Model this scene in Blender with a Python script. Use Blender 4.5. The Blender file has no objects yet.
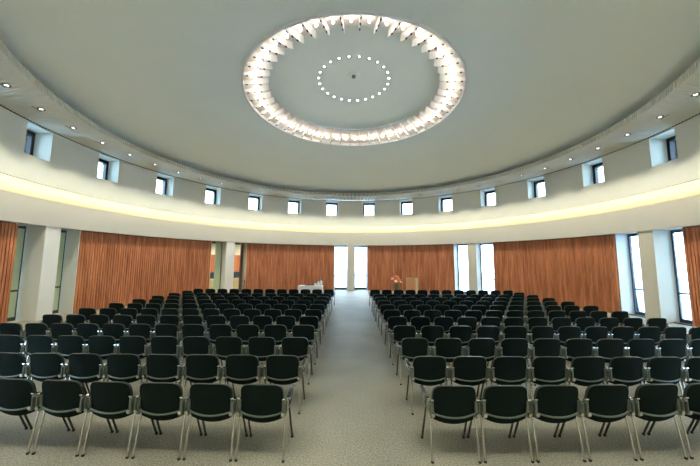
import bpy, math, random
from mathutils import Vector, Matrix
random.seed(7)
C = bpy.context.scene.collection
PI = math.pi
R_ = math.radians

# ---------------------------------------------------------------- helpers
class MB:
    """collects geometry, builds ONE mesh object"""
    def __init__(self): self.v = []; self.f = []; self.m = []
    def add(self, vs, fs, mi=0):
        o = len(self.v); self.v += [tuple(p) for p in vs]
        for f in fs: self.f.append(tuple(i + o for i in f)); self.m.append(mi)
    def box(self, x0, x1, y0, y1, z0, z1, mi=0):
        self.add([(x0,y0,z0),(x1,y0,z0),(x1,y1,z0),(x0,y1,z0),(x0,y0,z1),(x1,y0,z1),(x1,y1,z1),(x0,y1,z1)],
                 [(0,3,2,1),(4,5,6,7),(0,1,5,4),(1,2,6,5),(2,3,7,6),(3,0,4,7)], mi)
    def rbox(self, r0, r1, a, w, z0, z1, mi=0, az=None):
        """box standing radially: radius r0..r1, centred at azimuth a (rad), tangential width w"""
        s, c = math.sin(a), math.cos(a)
        P = []
        for z in (z0, z1):
            for (r, t) in ((r0,-w/2),(r0,w/2),(r1,w/2),(r1,-w/2)):
                P.append((r*s + t*c, r*c - t*s, z))
        self.add(P, [(0,3,2,1),(4,5,6,7),(0,1,5,4),(1,2,6,5),(2,3,7,6),(3,0,4,7)], mi)
    def prism(self, poly, y0, y1, mi=0):
        """polygon in xz, extruded along y"""
        n = len(poly)
        vs = [(x, y0, z) for x, z in poly] + [(x, y1, z) for x, z in poly]
        fs = [tuple(range(n)), tuple(range(2*n-1, n-1, -1))] + [(i, i+n, (i+1) % n + n, (i+1) % n) for i in range(n)]
        self.add(vs, fs, mi)
    def tube(self, pts, r, n=8, mi=0, cap=True):
        pts = [Vector(p) for p in pts]; rings = []
        for i, p in enumerate(pts):
            d = (pts[min(i+1, len(pts)-1)] - pts[max(i-1, 0)]).normalized()
            up = Vector((0,0,1)) if abs(d.z) < .9 else Vector((0,1,0))
            a = d.cross(up).normalized(); b = d.cross(a)
            rr = r[i] if isinstance(r, (list, tuple)) else r
            rings.append([p + rr*(math.cos(2*PI*k/n)*a + math.sin(2*PI*k/n)*b) for k in range(n)])
        vs = [q for g in rings for q in g]; fs = []
        for i in range(len(pts)-1):
            for k in range(n): fs.append((i*n+k, i*n+(k+1) % n, (i+1)*n+(k+1) % n, (i+1)*n+k))
        if cap: fs += [tuple(range(n))[::-1], tuple((len(pts)-1)*n+k for k in range(n))]
        self.add(vs, fs, mi)
    def lathe(self, prof, n=24, c=(0,0,0), mi=0):
        vs = []; fs = []
        for (r, z) in prof:
            for k in range(n): vs.append((c[0]+r*math.cos(2*PI*k/n), c[1]+r*math.sin(2*PI*k/n), c[2]+z))
        for i in range(len(prof)-1):
            for k in range(n): fs.append((i*n+k, i*n+(k+1) % n, (i+1)*n+(k+1) % n, (i+1)*n+k))
        self.add(vs, fs, mi)
    def ring(self, prof, a0=0, a1=360, step=3, mi=0, closed=False):
        """revolve (r,z) profile about z between azimuths (deg, 0=+y, clockwise)"""
        n = max(1, int(round((a1-a0)/step))); m = len(prof)
        full = abs(a1-a0-360) < 1e-6
        cnt = n if full else n+1
        vs = []
        for i in range(cnt):
            a = R_(a0+(a1-a0)*i/n)
            for r, z in prof: vs.append((r*math.sin(a), r*math.cos(a), z))
        fs = []
        for i in range(n):
            j = (i+1) % cnt
            for k in range(m if closed else m-1):
                k2 = (k+1) % m
                fs.append((i*m+k, i*m+k2, j*m+k2, j*m+k))
        if closed and not full:
            fs += [tuple(range(m)), tuple((cnt-1)*m+k for k in range(m))[::-1]]
        self.add(vs, fs, mi)
    def build(self, name, mats, parent=None, smooth=False, bevel=0, fix=True):
        me = bpy.data.meshes.new(name); me.from_pydata(self.v, [], self.f); me.validate()
        if not isinstance(mats, (list, tuple)): mats = [mats]
        for m in mats: me.materials.append(m)
        if len(me.polygons) == len(self.m): me.polygons.foreach_set('material_index', self.m)
        if fix:
            import bmesh
            bm = bmesh.new(); bm.from_mesh(me); bmesh.ops.recalc_face_normals(bm, faces=bm.faces); bm.to_mesh(me); bm.free()
        if smooth:
            me.polygons.foreach_set('use_smooth', [True]*len(me.polygons))
            me.set_sharp_from_angle(angle=R_(40))
        me.update()
        o = bpy.data.objects.new(name, me); C.objects.link(o)
        if parent: o.parent = parent
        if bevel:
            b = o.modifiers.new('bevel', 'BEVEL'); b.width = bevel; b.segments = 2; b.limit_method = 'ANGLE'
        return o

def tag(o, label=None, cat=None, group=None, kind=None):
    if label: o['label'] = label
    if cat: o['category'] = cat
    if group: o['group'] = group
    if kind: o['kind'] = kind
    return o
def empty(name, loc=(0,0,0), rz=0):
    o = bpy.data.objects.new(name, None); C.objects.link(o); o.location = loc; o.rotation_euler = (0,0,rz)
    o.empty_display_size = .1
    return o
def struct(o): o['kind'] = 'structure'; return o
def copy_tree(o, parent=None, skip=()):
    c = o.copy(); C.objects.link(c); c.parent = parent
    for ch in KIDS.get(o.name, []):
        if ch.name.split('.')[0] in skip: continue
        copy_tree(ch, c, skip)
    return c
KIDS = {}
def reg(parent, *kids): KIDS.setdefault(parent.name, []).extend(kids)

# ---------------------------------------------------------------- materials
def mat(name, col, rough=.5, metal=0, emit=None, es=0, noise=None, spec=.5, bump=None, sheen=0):
    m = bpy.data.materials.new(name); m.use_nodes = True; nt = m.node_tree; b = nt.nodes['Principled BSDF']
    b.inputs['Base Color'].default_value = (*col, 1); b.inputs['Roughness'].default_value = rough
    b.inputs['Metallic'].default_value = metal; b.inputs['Specular IOR Level'].default_value = spec
    if sheen: b.inputs['Sheen Weight'].default_value = sheen
    if emit: b.inputs['Emission Color'].default_value = (*emit, 1); b.inputs['Emission Strength'].default_value = es
    tc = nt.nodes.new('ShaderNodeTexCoord')
    if noise:
        sc, amt = noise
        n = nt.nodes.new('ShaderNodeTexNoise'); n.inputs['Scale'].default_value = sc; n.inputs['Detail'].default_value = 4
        nt.links.new(tc.outputs['Object'], n.inputs['Vector'])
        r = nt.nodes.new('ShaderNodeMapRange'); r.inputs['To Min'].default_value = 1-amt; r.inputs['To Max'].default_value = 1+amt
        nt.links.new(n.outputs['Fac'], r.inputs['Value'])
        mx = nt.nodes.new('ShaderNodeVectorMath'); mx.operation = 'SCALE'; mx.inputs[0].default_value = col
        nt.links.new(r.outputs['Result'], mx.inputs['Scale']); nt.links.new(mx.outputs[0], b.inputs['Base Color'])
    if bump:
        sc, st = bump
        n = nt.nodes.new('ShaderNodeTexNoise'); n.inputs['Scale'].default_value = sc
        nt.links.new(tc.outputs['Object'], n.inputs['Vector'])
        bp = nt.nodes.new('ShaderNodeBump'); bp.inputs['Strength'].default_value = st; bp.inputs['Distance'].default_value = .01
        nt.links.new(n.outputs['Fac'], bp.inputs['Height']); nt.links.new(bp.outputs[0], b.inputs['Normal'])
    return m

M = {}
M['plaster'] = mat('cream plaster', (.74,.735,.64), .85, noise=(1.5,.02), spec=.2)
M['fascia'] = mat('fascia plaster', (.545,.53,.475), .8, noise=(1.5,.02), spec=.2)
M['ceiling'] = mat('ceiling plaster', (.86,.91,.80), .9, noise=(.6,.03), spec=.15)
M['white'] = mat('white paint', (.80,.80,.77), .6, noise=(3,.02))
M['reflector'] = mat('rosy lamp reflector', (.84,.74,.68), .6, noise=(3,.02))
M['slat'] = mat('soffit slat', (.78,.76,.64), .7, noise=(2,.04))
M['slatback'] = mat('soffit back', (.05,.05,.042), .9, noise=(2,.04))
M['shadowgap'] = mat('shadow gap', (.05,.05,.045), .9)
M['pillar'] = mat('pillar paint', (.60,.57,.47), .75, noise=(2,.02))
M['pillarwhite'] = mat('pillar white face', (.80,.80,.76), .7, noise=(2,.02))
M['black'] = mat('black frame', (.012,.014,.018), .45, noise=(5,.1))
M['bluedark'] = mat('dark blue grey frame', (.03,.055,.09), .4, noise=(5,.1))
M['chrome'] = mat('polished steel', (.66,.65,.60), .2, 1, noise=(8,.05))
M['alu'] = mat('cast aluminium', (.15,.175,.14), .4, .5, noise=(20,.12))
M['darksteel'] = mat('dark steel', (.08,.085,.08), .35, .9, noise=(9,.1))
M['rubber'] = mat('black rubber', (.01,.01,.01), .6)
M['fabric'] = mat('dark green fabric', (.0075,.0135,.0115), .9, noise=(60,.25), spec=.08, bump=(400,.2))
M['edge'] = mat('shell rolled edge', (.085,.11,.09), .35, noise=(20,.1))
M['rim'] = mat('shell rim', (.022,.032,.027), .3, noise=(20,.1))
M['shell'] = mat('seat shell', (.03,.045,.036), .45, noise=(20,.1))
M['armpad'] = mat('glossy black armrest', (.02,.022,.03), .12, noise=(9,.1))
M['cloth'] = mat('white tablecloth', (.85,.84,.80), .9, noise=(6,.02))
M['china'] = mat('white china', (.85,.86,.88), .2, noise=(6,.01))
M['lecternwood'] = mat('light oak', (.68,.33,.14), .45, noise=(8,.12))
M['lecternside'] = mat('pale oak edge', (.72,.52,.33), .45, noise=(8,.08))
M['lecterntop'] = mat('slate top', (.14,.12,.16), .4, noise=(8,.1))
M['greenpane'] = mat('greenish translucent pane', (.55,.63,.42), .4, noise=(1.5,.04))
M['leaf'] = mat('leaf green', (.05,.16,.02), .5, noise=(20,.3))
M['petal_orange'] = mat('orange petal', (.85,.25,.08), .6, noise=(20,.2))
M['petal_pink'] = mat('pink petal', (.75,.12,.14), .6, noise=(20,.2))
M['petal_white'] = mat('cream petal', (.95,.78,.60), .6, noise=(20,.1))
M['vase'] = mat('glazed vase', (.10,.22,.10), .25, noise=(5,.2))
M['ground'] = mat('pale paving outside', (.72,.73,.74), .9, noise=(.4,.08))
M['foyerfloor'] = mat('foyer carpet', (.20,.19,.15), .9, noise=(5,.1))
M['foyerpale'] = mat('foyer pale wall', (.72,.74,.62), .8, noise=(2,.03))
M['darkwood'] = mat('dark stained wood', (.10,.045,.02), .5, noise=(4,.25))
M['beige'] = mat('beige counter front', (.62,.52,.30), .6, noise=(4,.04))
M['navy'] = mat('navy panel', (.02,.05,.09), .6, noise=(4,.2))
M['paper'] = mat('dark folder', (.03,.03,.035), .5, noise=(9,.1))

def emis(name, col, s):
    m = bpy.data.materials.new(name); m.use_nodes = True; nt = m.node_tree; nt.nodes.clear()
    o = nt.nodes.new('ShaderNodeOutputMaterial'); e = nt.nodes.new('ShaderNodeEmission')
    e.inputs[0].default_value = (*col, 1); e.inputs[1].default_value = s; nt.links.new(e.outputs[0], o.inputs[0]); return m
K = 1.0
M['bulb'] = emis('glowing bulb', (1,.90,.76), 24*K)
M['ringpanel'] = emis('lamp reflector glow', (1,.87,.74), 1.0*K)
M['dot'] = emis('small lamp glow', (1,.97,.90), 5*K)
M['down'] = emis('downlight glow', (1,.95,.85), 4*K)
M['cove'] = emis('cove strip glow', (1,.84,.50), 9*K)
M['foyerfill'] = emis('added foyer fill glow', (1,.93,.75), 22*K)

def glass():
    m = bpy.data.materials.new('window glass'); m.use_nodes = True; nt = m.node_tree; nt.nodes.clear()
    o = nt.nodes.new('ShaderNodeOutputMaterial'); t = nt.nodes.new('ShaderNodeBsdfTransparent'); g = nt.nodes.new('ShaderNodeBsdfGlossy')
    t.inputs[0].default_value = (.92,.97,1,1); g.inputs['Roughness'].default_value = .03
    mx = nt.nodes.new('ShaderNodeMixShader'); fr = nt.nodes.new('ShaderNodeFresnel'); fr.inputs[0].default_value = 1.45
    nt.links.new(fr.outputs[0], mx.inputs[0]); nt.links.new(t.outputs[0], mx.inputs[1]); nt.links.new(g.outputs[0], mx.inputs[2])
    nt.links.new(mx.outputs[0], o.inputs[0]); return m
M['glass'] = glass()

def carpet():
    m = bpy.data.materials.new('grey carpet'); m.use_nodes = True; nt = m.node_tree; b = nt.nodes['Principled BSDF']
    tc = nt.nodes.new('ShaderNodeTexCoord')
    n1 = nt.nodes.new('ShaderNodeTexNoise'); n1.inputs['Scale'].default_value = 55; n1.inputs['Detail'].default_value = 3
    n2 = nt.nodes.new('ShaderNodeTexNoise'); n2.inputs['Scale'].default_value = .8; n2.inputs['Detail'].default_value = 3
    for n in (n1, n2): nt.links.new(tc.outputs['Object'], n.inputs['Vector'])
    ad = nt.nodes.new('ShaderNodeMath'); ad.operation = 'MULTIPLY_ADD'; ad.inputs[1].default_value = .75; nt.links.new(n1.outputs['Fac'], ad.inputs[0])
    sc = nt.nodes.new('ShaderNodeMath'); sc.operation = 'MULTIPLY'; sc.inputs[1].default_value = .25; nt.links.new(n2.outputs['Fac'], sc.inputs[0])
    nt.links.new(sc.outputs[0], ad.inputs[2])
    cr = nt.nodes.new('ShaderNodeValToRGB')
    cr.color_ramp.elements[0].position = .36; cr.color_ramp.elements[0].color = (.15,.145,.11,1)
    cr.color_ramp.elements[1].position = .64; cr.color_ramp.elements[1].color = (.38,.37,.30,1)
    nt.links.new(ad.outputs[0], cr.inputs[0]); nt.links.new(cr.outputs[0], b.inputs['Base Color'])
    b.inputs['Roughness'].default_value = .58; b.inputs['Specular IOR Level'].default_value = .4
    bp = nt.nodes.new('ShaderNodeBump'); bp.inputs['Strength'].default_value = .35; bp.inputs['Distance'].default_value = .01
    nt.links.new(n1.outputs['Fac'], bp.inputs['Height']); nt.links.new(bp.outputs[0], b.inputs['Normal'])
    return m
M['carpet'] = carpet()

def wood():
    m = bpy.data.materials.new('reddish slatted veneer'); m.use_nodes = True; nt = m.node_tree; b = nt.nodes['Principled BSDF']
    tc = nt.nodes.new('ShaderNodeTexCoord'); mp = nt.nodes.new('ShaderNodeMapping'); mp.inputs['Scale'].default_value = (4.5,4.5,.35)
    n = nt.nodes.new('ShaderNodeTexNoise'); n.inputs['Scale'].default_value = 1.6; n.inputs['Detail'].default_value = 5; n.inputs['Roughness'].default_value = .65
    nt.links.new(tc.outputs['Object'], mp.inputs[0]); nt.links.new(mp.outputs[0], n.inputs['Vector'])
    cr = nt.nodes.new('ShaderNodeValToRGB')
    cr.color_ramp.elements[0].position = .33; cr.color_ramp.elements[0].color = (.30,.092,.036,1)
    cr.color_ramp.elements[1].position = .68; cr.color_ramp.elements[1].color = (.74,.29,.135,1)
    nt.links.new(n.outputs['Fac'], cr.inputs[0]); nt.links.new(cr.outputs[0], b.inputs['Base Color'])
    b.inputs['Roughness'].default_value = .5; b.inputs['Specular IOR Level'].default_value = .3
    return m
M['wood'] = wood()
M['woodgap'] = mat('dark groove', (.20,.065,.03), .8, noise=(5,.1))

# ---------------------------------------------------------------- dimensions
RW = 10.85      # inner face of the upper drum wall
RO = 11.60      # glass plane of the upper windows
ZS = 6.73       # soffit
ZL = 4.765      # lower lip of upper wall
RF = 11.11; ZC = 4.31; ZF = 3.38    # fascia radius, crease, lower edge
NICHES = [(-89.7,5.65,-.10), (-44.83,5.75,0), (-.41,6.44,0), (44.07,6.38,0), (87.8,6.17,.12), (133.5,6.2,0), (-135.5,6.2,0)]   # azimuth, half width (degrees) of the window niches, offset of the pillar
RP = 11.34      # timber wall radius

# ---------------------------------------------------------------- floor, ground
b = MB(); b.ring([(0.001,0),(4,0),(8,0),(12.0,0),(12.0,-.05)], step=4); struct(b.build('floor', M['carpet']))
b = MB(); b.ring([(12.0,-.06),(60,-.06)], step=6); struct(b.build('ground_outside', M['ground']))

# ---------------------------------------------------------------- upper drum wall with square window openings
WIN = [-96.25 + 14.7*i for i in range(14)] + [94.85 + 15.35*(i+1) for i in range(10)]
HW = 2.4; Z0, Z1 = 5.63, 6.68
b = MB()
def arc_strip(mb, a0, a1, prof, step=1.3, mi=0): mb.ring(prof, a0, a1, step, mi)
edges = []
for w in WIN: edges += [(w-HW, w+HW)]
cur = WIN[0]-HW
gaps = [(edges[i][1], edges[i+1][0]) for i in range(len(edges)-1)] + [(edges[-1][1], edges[0][0]+360)]
for g0, g1 in gaps:
    arc_strip(b, g0, g1, [(RW, ZL),(RW, 5.2),(RW, ZS+.02)])
    arc_strip(b, g0, g1, [(RO+.05, ZS+.02),(RO+.05, 5.2)])
for w0, w1 in edges:
    arc_strip(b, w0, w1, [(RW, ZL),(RW, Z0),(RO+.05, Z0),(RO+.05, 5.2)])
    arc_strip(b, w0, w1, [(RW, ZS+.02),(RW, Z1),(RO+.05, Z1),(RO+.05, ZS+.02)])
    for a in (w0, w1):
        s, c = math.sin(R_(a)), math.cos(R_(a))
        b.add([(RW*s,RW*c,Z0),((RO+.05)*s,(RO+.05)*c,Z0),((RO+.05)*s,(RO+.05)*c,Z1),(RW*s,RW*c,Z1)], [(0,1,2,3)])
b.ring([(RW, ZL),(RW+.09, ZL),(RW+.09, 5.2),(RO+.05, 5.2)], step=2)
b.ring([(RW, ZS+.02),(RO+.05, ZS+.02)], step=2)
struct(b.build('wall_upper', M['plaster'], smooth=True, fix=False))

# cove back, crease, fascia, underside
b = MB()
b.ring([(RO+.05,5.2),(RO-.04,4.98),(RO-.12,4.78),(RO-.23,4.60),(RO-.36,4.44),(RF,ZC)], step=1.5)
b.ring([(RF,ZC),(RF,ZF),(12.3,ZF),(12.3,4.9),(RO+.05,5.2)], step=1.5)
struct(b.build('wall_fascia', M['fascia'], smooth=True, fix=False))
b = MB(); b.ring([(RW+.10,4.92),(RW+.13,4.88),(RW+.13,4.98),(RW+.10,5.0)], step=2, closed=True)
tag(b.build('cove_light', M['cove']), 'warm light strip hidden in the curved cove above the fascia', 'lamp')

# upper windows
for i, w in enumerate(WIN):
    e = struct(empty('window_%d' % (i+1), (0,0,0)))
    a = R_(w); wd = 2*RO*math.tan(R_(HW)); f = .11; dr = RW+.58
    b = MB()
    s_, c_ = math.sin(a), math.cos(a)
    def rb(t0, t1, z0, z1, r0=dr, r1=RO+.05):
        P = []
        for z in (z0, z1):
            for (r, t) in ((r0,t0),(r0,t1),(r1,t1),(r1,t0)): P.append((r*s_+t*c_, r*c_-t*s_, z))
        b.add(P, [(0,3,2,1),(4,5,6,7),(0,1,5,4),(1,2,6,5),(2,3,7,6),(3,0,4,7)])
    h = wd/2-.012
    rb(-h, -h+f, Z0+.01, Z1-.01); rb(h-f, h, Z0+.01, Z1-.01); rb(-h+f, h-f, Z0+.01, Z0+.06); rb(-h+f, h-f, Z1-.14, Z1-.01)
    b.build('window_frame', M['black'], e)
    b = MB(); b.rbox(RO-.02, RO-.008, a, 2*(h-f), Z0+.06, Z1-.14); b.build('window_pane', M['glass'], e)

# ---------------------------------------------------------------- soffit ring of radial slats
b = MB()
b.ring([(9.19,6.93),(9.19,6.80),(RW+.01,6.80)], step=2, mi=1)
N = 620
for k in range(N):
    a = 2*PI*k/N
    b.rbox(9.13, RW-.01, a, .052, ZS, 6.79)
    b.rbox(9.13, 9.17, a, .046, 6.79, 6.94)
struct(b.build('ceiling_soffit', [M['slat'], M['slatback']], fix=False))
b = MB(); b.ring([(RW-.035,ZS-.01),(RW-.002,ZS-.01),(RW-.002,ZS+.05),(RW-.035,ZS+.05)], step=2, closed=True)
struct(b.build('trim_1', M['shadowgap']))

# ---------------------------------------------------------------- domed ceiling with central recess
def zd(r): return 8.62 - .0172*r*r
prof = [(r, zd(r)) for r in (4.08,4.5,5,5.5,6,6.5,7,7.5,8,8.5,9,9.4,9.7)] + [(10.0,6.93),(10.0,6.82)]
b = MB(); b.ring(prof, step=2.5)
b.ring([(3.20,8.74),(3.34,8.76),(3.34,8.84)], step=2.5)
b.ring([(.001,9.22)] + [(r_, 9.22-.034*r_*r_) for r_ in (.4,.8,1.2,1.6,2.0,2.4,2.8,3.1,3.34)], step=2.5)
b.ring([(4.08,8.33),(4.08,8.75),(3.2,8.75)], step=2.5)
struct(b.build('ceiling', M['ceiling'], smooth=True, fix=False))
b = MB(); b.ring([(9.19,6.93),(9.7,6.96),(10.0,6.93)], step=3); struct(b.build('trim_2', M['shadowgap']))

# big ring lamp
lamp = tag(empty('ring_chandelier', (0,0,8.3)), 'huge recessed ring lamp with radial fins glowing in the domed ceiling', 'lamp')
def inz(b):   # geometry given in world z, parent at 8.3
    b.v = [(x,y,z-8.3) for x,y,z in b.v]; return b
b = MB(); b.ring([(4.05,8.265),(4.105,8.265),(4.105,8.37),(4.05,8.37)], step=2, closed=True); inz(b).build('rim', M['white'], lamp, smooth=True)
b = MB(); b.ring([(4.05,8.42),(3.6,8.60),(3.21,8.73)], step=2.5); inz(b).build('reflector', M['reflector'], lamp, smooth=True)
for k in range(48):
    a = R_(-174.6 + 7.5*k)
    b = MB()
    s_, c_ = math.sin(a), math.cos(a)
    poly = [(4.04,8.28),(4.04,8.41),(3.60,8.59),(3.22,8.72),(3.19,8.50),(3.35,8.42)]
    t = .009
    vs = [(r*s_+t*c_, r*c_-t*s_, z) for r, z in poly] + [(r*s_-t*c_, r*c_+t*s_, z) for r, z in poly]
    n = len(poly)
    b.add(vs, [tuple(range(n)), tuple(range(2*n-1,n-1,-1))]+[(i,i+n,(i+1)%n+n,(i+1)%n) for i in range(n)])
    for (r0, r1) in ((3.90,3.97),(3.66,3.73),(3.44,3.50)):
        z = 8.28+(4.04-(r0+r1)/2)*.2
        b.rbox(r0, r1, a, .035, z-.015, z+.012, 1)
    inz(b).build('fin', [M['white'], M['black']], lamp)
for k in range(48):
    a = R_(-174.6 + 7.5*(k+.5)); r = 3.66
    b = MB(); b.lathe([(.001,-.035),(.024,-.028),(.035,0),(.024,.028),(.012,.04),(.012,.075)], 12, (r*math.sin(a), r*math.cos(a), 8.47))
    inz(b).build('bulb', M['bulb'], lamp, smooth=True)

# 24 little lamps in a circle and the detector
def radial_word(k, n): return ''
clock = ['twelve','one','two','three','four','five','six','seven','eight','nine','ten','eleven']
proto = None
for k in range(24):
    a = R_(7.5 + 15*k)
    h = k // 2
    lab = 'small round ceiling downlight in the inner circle, near %s o\'clock, %s of its pair' % (clock[int((7.5+15*k+15)//30) % 12], 'first' if ((7.5+15*k+15) % 30) < 15 else 'second')
    if proto is None:
        proto = empty('ceiling_downlight'); b = MB()
        b.lathe([(.052,0),(.085,0),(.085,-.012),(.052,-.012),(.052,0)], 20); r1 = b.build('rim', M['darksteel'], proto, smooth=True)
        b = MB(); b.lathe([(.001,-.022),(.025,-.018),(.042,-.006),(.042,0)], 20); r2 = b.build('lens', M['dot'], proto, smooth=True)
        reg(proto, r1, r2); o = proto
    else: o = copy_tree(proto)
    o.location = (1.36*math.sin(a), 1.36*math.cos(a)-.09, 9.158)
    tag(o, lab, 'ceiling light', 'inner circle of ceiling downlights')
sd = tag(empty('smoke_detector', (0,-.34,9.212)), 'round grey detector at the very centre of the domed ceiling', 'detector')
b = MB(); b.lathe([(.001,-.02),(.22,-.02),(.24,0)], 28); b.build('base_plate', M['ceiling'], sd, smooth=True)
b = MB(); b.lathe([(.001,-.10),(.05,-.10),(.08,-.06),(.08,-.021)], 20); b.build('sensor', M['alu'], sd, smooth=True)

# soffit downlights
def ordw(i): return ['first','second','third','fourth','fifth','sixth','seventh','eighth','ninth','tenth','eleventh','twelfth','thirteenth','fourteenth','fifteenth','sixteenth','seventeenth','eighteenth'][i]
proto = None
for k in range(49):
    az = -1.0 + (k-24)*7.335
    a = R_(az); r = 9.82
    if proto is None:
        proto = empty('soffit_downlight'); b = MB()
        b.lathe([(.047,0),(.09,0),(.09,-.014),(.047,-.014),(.047,0)], 20); r1 = b.build('rim', M['darksteel'], proto, smooth=True)
        b = MB(); b.lathe([(.001,-.004),(.048,-.004),(.048,0)], 20); r2 = b.build('lens', M['down'], proto, smooth=True)
        b = MB(); b.box(-.18,.18,.095,.145,-.008,0, 0)
        for q in range(6): b.box(-.168+q*.058,-.132+q*.058,.105,.135,-.012,-.006,1)
        r3 = b.build('slot_grille', [M['slat'], M['black']], proto)
        reg(proto, r1, r2, r3); o = proto
    else: o = copy_tree(proto)
    o.location = (r*math.sin(a), r*math.cos(a), ZS); o.rotation_euler = (0,0,-a-PI/2*0)
    if k == 24: lab = 'soffit downlight at the middle of the far curve'
    elif k < 24: lab = 'soffit downlight, %s to the left of the far middle' % ordw(23-k) if 23-k < 18 else 'soffit downlight behind the viewer'
    else: lab = 'soffit downlight, %s to the right of the far middle' % ordw(k-25) if k-25 < 18 else 'soffit downlight behind the viewer'
    tag(o, lab, 'ceiling light', 'downlights in the slatted soffit ring')
    ld = bpy.data.lights.new('soffit_spot', 'SPOT'); ld.energy = 88*K; ld.color = (1,.96,.80); ld.spot_size = R_(95); ld.spot_blend = .6; ld.shadow_soft_size = .05
    lo = bpy.data.objects.new('soffit_spot', ld); C.objects.link(lo); lo.location = (r*math.sin(a), r*math.cos(a), ZS-.05)

# ---------------------------------------------------------------- timber walls between the niches
def timber(name, a0, a1):
    b = MB()
    b.ring([(RP+.03,0),(RP+.03,ZF)], a0, a1, 1.0, 1)
    per = .105; n = int(R_(a1-a0)*RP/per)
    for k in range(n):
        a = R_(a0) + (k+.5)*R_(a1-a0)/n
        b.rbox(RP-.012, RP+.03, a, .078, .02, ZF-.035, 0)
    b.ring([(RP+.03,0),(RP+.16,0),(RP+.16,ZF),(RP+.03,ZF)], a0, a1, 1.0, 1)
    struct(b.build(name, [M['wood'], M['woodgap']], fix=False))
names = ['wall_left_near','wall_left','wall_centre_left','wall_centre_right','wall_right','wall_right_near']
NS = [NICHES[6]] + NICHES[:6]
lims = [(NS[i][0]+NS[i][1], NS[i+1][0]-NS[i+1][1]) for i in range(6)]
for nme, (a0, a1) in zip(names, lims): timber(nme, a0, a1)
b = MB(); b.ring([(RP+.03,0),(RP+.03,ZF)], 133.5+6.2, 360-135.5-6.2, 2.0); struct(b.build('wall_behind', M['plaster'], fix=False))

# ---------------------------------------------------------------- niches
def niche(idx, az, NH, off, kind):
    a = R_(az); s_, c_ = math.sin(a), math.cos(a)
    def P(t, r, z): return (r*s_+t*c_, r*c_-t*s_, z)     # t>0 : clockwise (to the right seen from inside)
    def bx(b, t0, t1, r0, r1, z0, z1, mi=0):
        vs = [P(t, r, z) for z in (z0,z1) for (r,t) in ((r0,t0),(r0,t1),(r1,t1),(r1,t0))]
        b.add(vs, [(0,3,2,1),(4,5,6,7),(0,1,5,4),(1,2,6,5),(2,3,7,6),(3,0,4,7)], mi)
    side = M['pillarwhite']
    hw = RP*math.tan(R_(NH))           # half width at the timber face
    # reveal walls at both ends (finished with a thin white edge)
    for sgn, nm in ((-1,'left'),(1,'right')):
        b = MB(); t0, t1 = sorted((sgn*(hw-.02), sgn*(hw+.10)))
        bx(b, t0, t1, RP-.03, 12.0, 0, ZF)
        if sgn == 1 and kind == 'open':
            struct(b.build('trim_reveal_%s' % nm, M['pillar']))
        else: struct(b.build('trim_reveal_%s' % nm, side))
    # pillar
    b = MB(); bx(b, off-.275, off+.275, 11.15, 11.95, 0, ZF)
    struct(b.build('pillar', M['pillar'] if kind in ('day',) else M['pillarwhite'], bevel=.01))
    # the two windows of the niche
    for sgn in (-1, 1):
        t0, t1 = sorted((off+sgn*.285, sgn*(hw-.03)))
        e = struct(empty('window_%d' % (30+idx*2+(sgn > 0))))
        b = MB(); fr = .03 if kind == 'green' else .055; r0, r1 = (11.86,11.89) if kind == 'green' else (11.84,11.92)
        bx(b, t0, t0+fr, r0, r1, .03, ZF-.005); bx(b, t1-fr, t1, r0, r1, .03, ZF-.005)
        bx(b, t0+fr, t1-fr, r0, r1, ZF-.11, ZF-.005); bx(b, t0+fr, t1-fr, r0, r1, .03, .16)
        if kind != 'open': bx(b, t0+fr, t1-fr, r0-.01, r1, 1.04, 1.10)
        b.build('window_frame', M['bluedark'] if kind == 'day' else M['shell'] if kind == 'green' else M['black'], e)
        if kind == 'open' and sgn < 0:      # right half closed by a green pane
            tm = t0+fr+.42*(t1-t0)
            b = MB(); bx(b, tm, t1-fr, 11.80, 11.83, .0, ZF-.02); b.build('green_panel', M['greenpane'], e)
        b = MB(); bx(b, t0+fr, t1-fr, 11.875, 11.885, .16, ZF-.11)
        if kind != 'open': b.build('window_pane', M['greenpane'] if kind == 'green' else M['glass'], e)
        b = MB(); bx(b, t0-.0, t1+.0, 11.60, 11.84, .0, .035); b.build('window_sill', M['alu'] if kind == 'day' else M['pillar'], e)
kinds = ['green','open','day','day','day','day','day']
for i, (nn, k) in enumerate(zip(NICHES, kinds)): niche(i, nn[0], nn[1], nn[2], k)

# dark timber door jamb inside the open niche (beside the centre-left timber wall)
a = R_(NICHES[1][0]+NICHES[1][1]-.9)
b = MB(); b.rbox(11.70, 11.83, a, .16, 0, ZF-.01); struct(b.build('trim_3', M['darkwood']))

# foyer seen through the open niche
b = MB(); b.ring([(12.0,0.0),(16.6,0.0)], -78, -28, 3); struct(b.build('floor_foyer', M['foyerfloor'], fix=False))
b = MB(); b.ring([(12.3,3.55),(16.6,3.55)], -78, -28, 3); struct(b.build('ceiling_foyer', M['foyerpale'], fix=False))
b = MB(); b.ring([(15.6,0),(15.6,2.62)], -78, -28, 2, 0); b.ring([(15.6,2.62),(15.6,3.55)], -78, -28, 2, 1)
for az_ in (-78,-28):
    a = R_(az_); b.rbox(12.0, 15.6, a, .08, 0, 3.55, 1)
struct(b.build('wall_foyer', [M['wood'], M['foyerpale']], fix=False))
ct = tag(empty('reception_counter', (14.6*math.sin(R_(-44)), 14.6*math.cos(R_(-44)), 0), R_(44)), 'beige counter with navy top panel in the foyer behind the left opening', 'counter')
b = MB(); b.box(-3.4,3.4,-.3,.3,0,.86); b.build('front_panel', M['beige'], ct, bevel=.01)
b = MB(); b.box(-3.4,3.4,-.1,.28,.86,1.32); b.build('back_panel', M['navy'], ct, bevel=.01)
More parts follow.
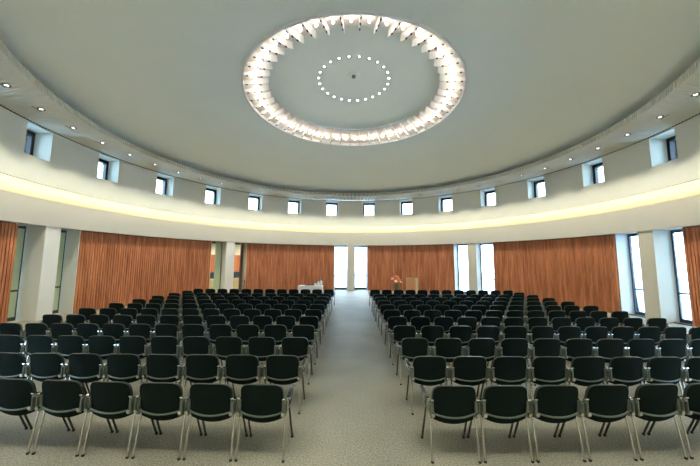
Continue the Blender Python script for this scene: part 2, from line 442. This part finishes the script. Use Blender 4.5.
for j, az_ in enumerate((-60,-47,-36)):  # lamps added to brighten the foyer, their source is invented
    a = R_(az_)
    fl = tag(empty('foyer_fill_lamp', (13.7*math.sin(a), 13.7*math.cos(a), 3.545)), 'added square lamp to light the foyer, %s of three' % ('leftmost','middle one','rightmost')[j], 'lamp', 'added foyer fill lamps')
    b = MB(); b.box(-.4,.4,-.4,.4,-.03,0); b.build('diffuser', M['foyerfill'], fl)
    b = MB(); b.box(-.44,.44,-.44,-.40,-.04,0); b.box(-.44,.44,.40,.44,-.04,0); b.box(-.44,-.40,-.40,.40,-.04,0); b.box(.40,.44,-.40,.40,-.04,0); b.build('frame', M['white'], fl)

# slim black post by the left of the centre-left timber wall
pt = tag(empty('floor_post', (-7.05, 8.35, 0)), 'short slim black post standing beside the open niche', 'post')
b = MB(); b.lathe([(.001,.02),(.09,.02),(.09,0)], 16); b.build('base', M['black'], pt)
b = MB(); b.tube([(0,0,.02),(0,0,.92)], .03, 10); b.build('pole', M['black'], pt)

# ---------------------------------------------------------------- chairs
def rounded_back():
    """curved backrest with rounded corners; fabric faces, lighter rim around; seen from behind"""
    W, Z0b, Z1b = .248, .475, .785
    nx, nz = 14, 8
    def outline(u, v):          # u,v in -1..1 -> superellipse-ish mapping
        e = 5.0 if v > 0 else 9.0
        s = max(abs(u), abs(v)); 
        if s < 1e-6: return 0, 0
        L = (abs(u)**e + abs(v)**e)**(1/e); return u*s/L, v*s/L
    def pos(u, v, off):
        x, z = outline(u, v)
        zz = Z0b + (z+1)/2*(Z1b-Z0b)
        wx = W*(1.0 - .05*(z+1)/2)
        X = x*wx
        Y = -.215 - .055*(z+1)/2 + .11*(X/W)**2*.45     # leans back, wraps forward at the sides
        zz -= .028*(1-(X/W)**2) * max(0, -z)             # lower edge sags in the middle
        zz -= .012*(X/W)**2*max(0,z)
        return (X, Y+off, zz)
    return nx, nz, pos
def make_back(root):
    nx, nz, pos = rounded_back()
    b = MB()
    for off, flip in ((-.012,0),(.018,1)):
        vs = [pos(-.975+1.95*i/nx, -.975+1.95*j/nz, off) for j in range(nz+1) for i in range(nx+1)]
        fs = [(j*(nx+1)+i, j*(nx+1)+i+1, (j+1)*(nx+1)+i+1, (j+1)*(nx+1)+i) for j in range(nz) for i in range(nx)]
        b.add(vs, fs)
    back = b.build('backrest', M['fabric'], root, smooth=True)
    # rim
    b = MB(); loop = []
    for i in range(nx+1): loop.append((-1+2*i/nx, -1))
    for j in range(1, nz+1): loop.append((1, -1+2*j/nz))
    for i in range(1, nx+1): loop.append((1-2*i/nx, 1))
    for j in range(1, nz): loop.append((-1, 1-2*j/nz))
    n = len(loop); vs = []
    for (u, v) in loop:
        for (k, off) in ((1.0,-.004),(.980,-.013),(.980,.020),(1.0,.014)): vs.append(pos(u*k, v*k, off))
    fs = []
    for i in range(n):
        j = (i+1) % n
        for k in range(4):
            l = (k+1) % 4; fs.append((i*4+k, i*4+l, j*4+l, j*4+k))
    b.add(vs, fs)
    rim = b.build('rim', M['rim'], back, smooth=True)
    reg(back, rim)
    return back
def make_seat(root):
    b = MB(); n = 12; m = 10; W = .232
    top = []; bot = []
    for j in range(m+1):
        y = -.215 + .455*j/m
        w = W*(1 - .10*(abs(2*j/m-1))**4)
        for i in range(n+1):
            u = -1+2*i/n; x = u*w
            z = .455 - .022*(1-u*u) + (.018 if j == 0 else 0) - .02*(max(0, j/m-.75)*4)**2
            top.append((x, y, z)); bot.append((x, y+(.03 if j==0 else -.02 if j == m else 0), z-.048-.028*(1-u*u)))
    o = len(top); q = n+1
    vs = top+bot; fs = []
    for j in range(m):
        for i in range(n):
            fs.append((j*q+i, j*q+i+1, (j+1)*q+i+1, (j+1)*q+i)); fs.append((o+j*q+i, o+(j+1)*q+i, o+(j+1)*q+i+1, o+j*q+i+1))
    for i in range(n):
        fs.append((i, o+i, o+i+1, i+1)); fs.append((m*q+i, m*q+i+1, o+m*q+i+1, o+m*q+i))
    for j in range(m):
        fs.append((j*q, (j+1)*q, o+(j+1)*q, o+j*q)); fs.append((j*q+n, o+j*q+n, o+(j+1)*q+n, (j+1)*q+n))
    b.add(vs, fs)
    seat = b.build('seat', M['fabric'], root, smooth=True)
    b = MB()       # rolled rear edge of the shell
    pts = [(-.232+.464*i/12, -.232+.03*((i-6)/6)**2, .478-.032*(1-((i-6)/6)**2)) for i in range(13)]
    b.tube(pts, .0105, 8); edge = b.build('rear_edge', M['edge'], seat, smooth=True)
    reg(seat, edge); return seat
def make_bracket(root, s):
    b = MB(); x = s*.250
    # cast upright plate, L-shaped in plan, with bosses
    b.box(min(x-s*.024,x+s*.020), max(x-s*.024,x+s*.020), -.215, -.190, .465, .610)
    b.box(min(x+s*.006,x+s*.022), max(x+s*.006,x+s*.022), -.240, -.06, .46, .59)
    b.box(min(x-s*.030,x+s*.010), max(x-s*.030,x+s*.010), -.225, -.10, .44, .47)
    o = b.build('side_bracket', M['alu'], root, bevel=.006)
    b = MB(); b.tube([(x-s*.004,-.245,.475),(x-s*.004,-.19,.475)], .020, 12); c2 = MB(); c2.tube([(x-.016,-.222,.622),(x+.016,-.222,.622)], .011, 8); cp = c2.build('clip', M['chrome'], o, smooth=True); reg(o, cp)
    h = b.build('hub', M['chrome'], o, smooth=True); reg(o, h)
    return o
def make_leg(root, s, f):
    b = MB(); x = s*.252
    if f: pts = [(x,-.06,.485),(x,.00,.465),(x,.045,.41),(x+s*.004,.225,.012)]; mt = M['darksteel']
    else: pts = [(x,-.12,.49),(x,-.132,.45),(x,-.145,.41),(x+s*.004,-.215,.012)]; mt = M['chrome']
    b.tube(pts, .0115, 10); o = b.build('leg', mt, root, smooth=True)
    e = pts[-1]; b = MB(); b.tube([(e[0],e[1],.02),(e[0],e[1],0)], .0155, 10); c = b.build('foot_cap', M['rubber'], o, smooth=True); reg(o, c)
    return o
def make_chair():
    root = empty('stacking_chair')
    kids = [make_back(root), make_seat(root)]
    for s in (-1,1):
        kids.append(make_bracket(root, s))
        for f in (0,1): kids.append(make_leg(root, s, f))
    b = MB(); b.tube([(-.245,.02,.425),(.245,.02,.425)], .012, 8); b.tube([(-.245,-.12,.445),(.245,-.12,.445)], .012, 8)
    kids.append(b.build('cross_bar', M['darksteel'], root, smooth=True))
    reg(root, *kids); return root
def make_arm(root, s):
    """armrest on the aisle side (s = +1: at +x)"""
    x = s*.292
    b = MB()
    prof = [(-.20,.640),(-.13,.652),(-.04,.656),(.04,.654),(.09,.644)]
    vs = []
    for (y, z) in prof:
        for (dx, dz) in ((-.02,-.008),(.02,-.008),(.02,.006),(-.02,.006)): vs.append((x+dx, y, z+dz))
    fs = [(0,1,2,3),(16,19,18,17)]
    for i in range(4):
        for k in range(4): l = (k+1) % 4; fs.append((i*4+k, i*4+l, (i+1)*4+l, (i+1)*4+k))
    b.add(vs, fs); pad = b.build('armrest', M['armpad'], root, smooth=False, bevel=.004)
    b = MB(); b.tube([(x-s*.01,-.19,.634),(x-s*.006,-.205,.57),(x-s*.012,-.19,.50)], .010, 8)
    b.tube([(x,-.17,.60),(x+s*.012,-.10,.585),(x+s*.006,-.06,.55),(x,-.10,.52),(x-s*.01,-.17,.53)], .009, 8)
    b.tube([(x,.06,.64),(x-s*.002,.05,.57),(x-s*.02,0,.49)], .010, 8)
    sup = b.build('arm_support', M['chrome'], pad, smooth=True); reg(pad, sup)
    return pad
chair0 = make_chair()
arms = {s: make_arm(chair0, s) for s in (-1,1)}
ORD = ['first','second','third','fourth','fifth','sixth','seventh','eighth','ninth','tenth','eleventh','twelfth']
BOW = [.0076,.0018,.0010,.0008,.0008,.0008,.0008,.0006,.0005,.0004,.0003,.0003]
FL = [1.006,1,1,1,1.011,1.013,1.008,1.006,1.004,1,1,1]
FR = [1.005,1,1,1,1,1,1,1,1,1,1,1]
CAM_Y = -10.61
SPACING = {(-1,1):(.5988,.0018),(-1,2):(.6134,.0036),(-1,3):(.6098,.0025),(1,1):(.597,.0028),(1,2):(.6167,.0036),(1,3):(.608,.0019)}   # seat pitch and how it tightens outwards
def put_chair(side, row, n):
    x = side*((1.07 if side < 0 else 1.08) + (.575 if side < 0 else .580)*n + (.0012 if side < 0 else .0015)*n*n)
    if (side, row) in SPACING:
        p_, q_ = SPACING[(side, row)]; x = side*((1.07 if side < 0 else 1.08) + sum(max(.572, p_ - q_*(2*i_+1)) for i_ in range(n)))
    x = x*.978 + side*(min(.09,.012*row) if side < 0 else .004*row); d = 3.25 + .982*row
    x *= (FL if side < 0 else FR)[row]
    y = CAM_Y + d + BOW[row]*x*x
    if row == 11: y -= .06
    if abs(x) > 1.22*d + .9 + .0: return
    c = copy_tree(chair0, skip=(('foot_cap',) if row > 3 else ()))
    c.location = (x, y+.27, 0); c.scale = (1,1,1.037)
    c.rotation_euler = (0,0, math.atan(2*BOW[row]*x) + random.uniform(-.012,.012))
    if n == 0:
        p = copy_tree(arms[-side], c)
    sd = 'left' if side < 0 else 'right'
    if row == 10: lab = 'lone dark chair between the last two rows at the outer end, %s block' % sd
    elif n == 0: lab = 'dark aisle chair with a shiny armrest, %s block, %s row from the viewer' % (sd, ORD[row] if row < 11 else 'last')
    else: lab = 'dark chair in %s block, %s row from the viewer, %s seat from the aisle' % (sd, ORD[row] if row < 11 else 'last', ORD[n])
    tag(c, lab, 'chair', 'rows of dark chairs in the %s block' % sd)
for side in (-1,1):
    for row in range(12):
        for n in range(12):
            if row == 10 and n != 11: continue
            put_chair(side, row, n)
# remove the template
def kill(o):
    for ch in KIDS.get(o.name, []): kill(ch)
    bpy.data.objects.remove(o, do_unlink=True)
for s in (-1,1): kill(arms[s])
kill(chair0)

# ---------------------------------------------------------------- table with white cloth
tb = tag(empty('banquet_table', (-2.47, 6.75, 0)), 'long table under a floor-length white cloth behind the left chairs', 'table')
b = MB()
hx, hy, zt = .70, .36, .715
N = 64; ringpts = []
per = []
for i in range(N):
    t = i/N*4; k = int(t); u = t-k
    cx = [(-hx,-hy),(hx,-hy),(hx,hy),(-hx,hy)]; p0 = cx[k]; p1 = cx[(k+1)%4]
    per.append((p0[0]+(p1[0]-p0[0])*u, p0[1]+(p1[1]-p0[1])*u))
levels = [(zt,1.0,0),(zt-.02,1.008,0),(.4,1.015,.008),(.03,1.03,.02)]
for (z, sc, w) in levels:
    for i, (x, y) in enumerate(per):
        q = 1+ w*math.sin(i*1.7)+w*.6*math.sin(i*.9+1)
        ringpts.append((x*sc*q, y*sc*q, z))
fs = []
for l in range(3):
    for i in range(N): fs.append((l*N+i, l*N+(i+1)%N, (l+1)*N+(i+1)%N, (l+1)*N+i))
fs.append(tuple(range(N)))
b.add(ringpts, fs); cl = b.build('tablecloth', M['cloth'], smooth=True); cl.location = tb.location
tag(cl, 'white tablecloth hanging to the floor over the table behind left chairs', 'tablecloth')
b = MB(); b.box(-hx+.01,hx-.01,-hy+.01,hy-.01,.685,.712); b.build('tabletop', M['darkwood'], tb)
for sx in (-1,1):
    for sy in (-1,1):
        b = MB(); b.tube([(sx*(hx-.07),sy*(hy-.06),.685),(sx*(hx-.07),sy*(hy-.06),0)], .02, 8); b.build('leg', M['chrome'], tb)
tx, ty = -2.43, 6.75
def jug(x, y, h, r, lab, cat='jug'):
    e = tag(empty('white_jug', (x, y, zt+.001)), lab, cat, 'white jugs and cups on the cloth')
    b = MB(); b.lathe([(.001,0),(r*.85,0),(r,h*.25),(r*.9,h*.55),(r*.55,h*.8),(r*.6,h),(r*.5,h),(r*.45,h*.8),(.001,h*.75)], 20); b.build('body', M['china'], e, smooth=True)
    b = MB(); b.tube([(r*.55,0,h*.88),(r*1.35,0,h*.8),(r*1.4,0,h*.45),(r*.9,0,h*.3)], .010, 8); b.build('handle', M['china'], e, smooth=True)
jug(tx+.42, ty-.1, .25, .075, 'tall white jug near the right end of the clothed table')
jug(tx+.57, ty+.02, .29, .07, 'tallest white jug at the right end of the clothed table')
jug(tx+.24, ty-.12, .15, .07, 'low white jug left of the two taller ones on the clothed table')
fo = MB(); fo.box(-.30,.30,-.12,.12,0,.025); fo.box(-.24,.28,-.09,.10,.026,.06)
f = fo.build('tray', M['paper'], bevel=.006); f.location = (tx-.08, ty+.05, zt+.002); f.rotation_euler = (0,R_(0),R_(12))
tag(f, 'flat black tray lying in the middle of the white clothed table', 'tray')

# ---------------------------------------------------------------- lectern
lc = tag(empty('lectern', (4.03, 8.75, 0), R_(-31)), 'light wooden lectern with dark sloping top before the right timber wall', 'lectern')
b = MB(); b.box(-.31,.31,-.25,-.225,0,1.13); b.build('front_panel', M['lecternwood'], lc, bevel=.004)
for sx in (-1,1):
    b = MB(); x0, x1 = sorted((sx*.31, sx*.335))
    b.add([(x0,-.25,0),(x1,-.25,0),(x1,.22,0),(x0,.22,0),(x0,-.25,1.15),(x1,-.25,1.15),(x1,.22,1.06),(x0,.22,1.06)], [(0,3,2,1),(4,5,6,7),(0,1,5,4),(1,2,6,5),(2,3,7,6),(3,0,4,7)])
    b.build('side_panel', M['lecternside'], lc)
b = MB(); b.add([(-.335,-.28,1.15),(.335,-.28,1.15),(.335,.25,1.06),(-.335,.25,1.06),(-.335,-.28,1.19),(.335,-.28,1.19),(.335,.25,1.10),(-.335,.25,1.10)], [(0,3,2,1),(4,5,6,7),(0,1,5,4),(1,2,6,5),(2,3,7,6),(3,0,4,7)])
b.build('top', M['lecterntop'], lc, bevel=.004)
b = MB(); b.box(-.31,.31,-.22,.20,.72,.745); b.build('shelf', M['lecternwood'], lc)

# ---------------------------------------------------------------- flowers
fl = tag(empty('flower_arrangement', (2.86, 8.1, 0)), 'bouquet of orange, pink and cream lilies in a floor vase left of lectern', 'flowers')
b = MB(); b.lathe([(.001,0),(.11,0),(.13,.05),(.12,.25),(.085,.42),(.11,.5),(.10,.5),(.075,.42),(.001,.40)], 24); b.build('vase', M['vase'], fl, smooth=True)
rs = random.Random(3)
heads = []
for k in range(13):
    a = rs.uniform(0,2*PI); rr = rs.uniform(.03,.30); z = rs.uniform(.78,1.24) - rr*.25
    heads.append((rr*math.cos(a), rr*.7*math.sin(a), z))
for k, h in enumerate(heads):
    b = MB(); b.tube([(h[0]*.12,h[1]*.12,.42),(h[0]*.5,h[1]*.5,.42+(h[2]-.42)*.55),h], .005, 5); b.build('stem', M['leaf'], fl)
    b = MB(); dv = Vector((h[0], h[1]-.25, .35)).normalized()
    A = dv.cross(Vector((0,0,1))).normalized(); B = dv.cross(A)
    for p in range(6):
        an = p*PI/3 + rs.uniform(-.1,.1); u = math.cos(an)*A+math.sin(an)*B; w = dv.cross(u)
        L = rs.uniform(.10,.14); c = Vector(h)
        pts = [(c, .006), (c+u*L*.4+dv*L*.45, .026), (c+u*L*.8+dv*L*.5, .018), (c+u*L*1.1+dv*L*.35, .003)]
        vs = []
        for q, wd in pts: vs += [q-w*wd, q+dv*-.006, q+w*wd]
        fs = []
        for i in range(3): fs += [(i*3,i*3+1,i*3+4,i*3+3),(i*3+1,i*3+2,i*3+5,i*3+4)]
        b.add(vs, fs)
    b.build('blossom', M[('petal_orange','petal_pink','petal_white','petal_orange')[k%4]], fl, smooth=True, fix=False)
b = MB()
for k in range(46):
    a = rs.uniform(0,2*PI); z0 = rs.uniform(.48,.72); L = rs.uniform(.14,.27); up = rs.uniform(-.1,.8)
    u = Vector((math.cos(a), math.sin(a)*.8, up)).normalized(); w = Vector((-math.sin(a), math.cos(a), 0)); c = Vector((u.x*.05,u.y*.05,z0))
    vs = []
    for i in range(5):
        t = i/4; q = c+u*L*t+Vector((0,0,-.08*t*t)); wd = .03*math.sin(PI*min(.98,t*.9+.08)); vs += [q-w*wd, q+Vector((0,0,-.005)), q+w*wd]
    fs = []
    for i in range(4): fs += [(i*3,i*3+1,i*3+4,i*3+3),(i*3+1,i*3+2,i*3+5,i*3+4)]
    b.add(vs, fs)
o = b.build('foliage', M['leaf'], fl, smooth=True, fix=False)

# ---------------------------------------------------------------- world, camera
w = bpy.data.worlds.new('sky'); bpy.context.scene.world = w; w.use_nodes = True; nt = w.node_tree; bg = nt.nodes['Background']
tc = nt.nodes.new('ShaderNodeTexCoord'); sx = nt.nodes.new('ShaderNodeSeparateXYZ'); cr = nt.nodes.new('ShaderNodeValToRGB')
nt.links.new(tc.outputs['Generated'], sx.inputs[0]); nt.links.new(sx.outputs['Z'], cr.inputs[0]); nt.links.new(cr.outputs[0], bg.inputs[0])
cr.color_ramp.elements[0].position = 0; cr.color_ramp.elements[0].color = (.66,.85,1,1)
cr.color_ramp.elements[1].position = .7; cr.color_ramp.elements[1].color = (.36,.63,1,1)
bg.inputs[1].default_value = 7.5

cd = bpy.data.cameras.new('camera'); cam = bpy.data.objects.new('camera', cd); C.objects.link(cam)
cd.sensor_width = 36; cd.lens = 286.3/700*36; cd.clip_start = .02; cd.clip_end = 300
p, ro, ya = R_(5.70), R_(.30), R_(.18)
def yaw(v): return Vector((math.cos(ya)*v.x-math.sin(ya)*v.y, math.sin(ya)*v.x+math.cos(ya)*v.y, v.z))
F0 = Vector((0,math.cos(p),math.sin(p))); U0 = Vector((0,-math.sin(p),math.cos(p))); X0 = Vector((1,0,0))
Rv = yaw(math.cos(ro)*X0 + math.sin(ro)*U0); Uv = yaw(-math.sin(ro)*X0 + math.cos(ro)*U0); Fv = yaw(F0)
m = Matrix((Rv, Uv, -Fv)).transposed().to_4x4(); m.translation = Vector((-.083,-10.61,2.15)); cam.matrix_world = m
sc = bpy.context.scene; sc.camera = cam
sc.view_settings.view_transform = 'Standard'; sc.view_settings.look = 'None'; sc.view_settings.gamma = 1; sc.view_settings.exposure = 1.25
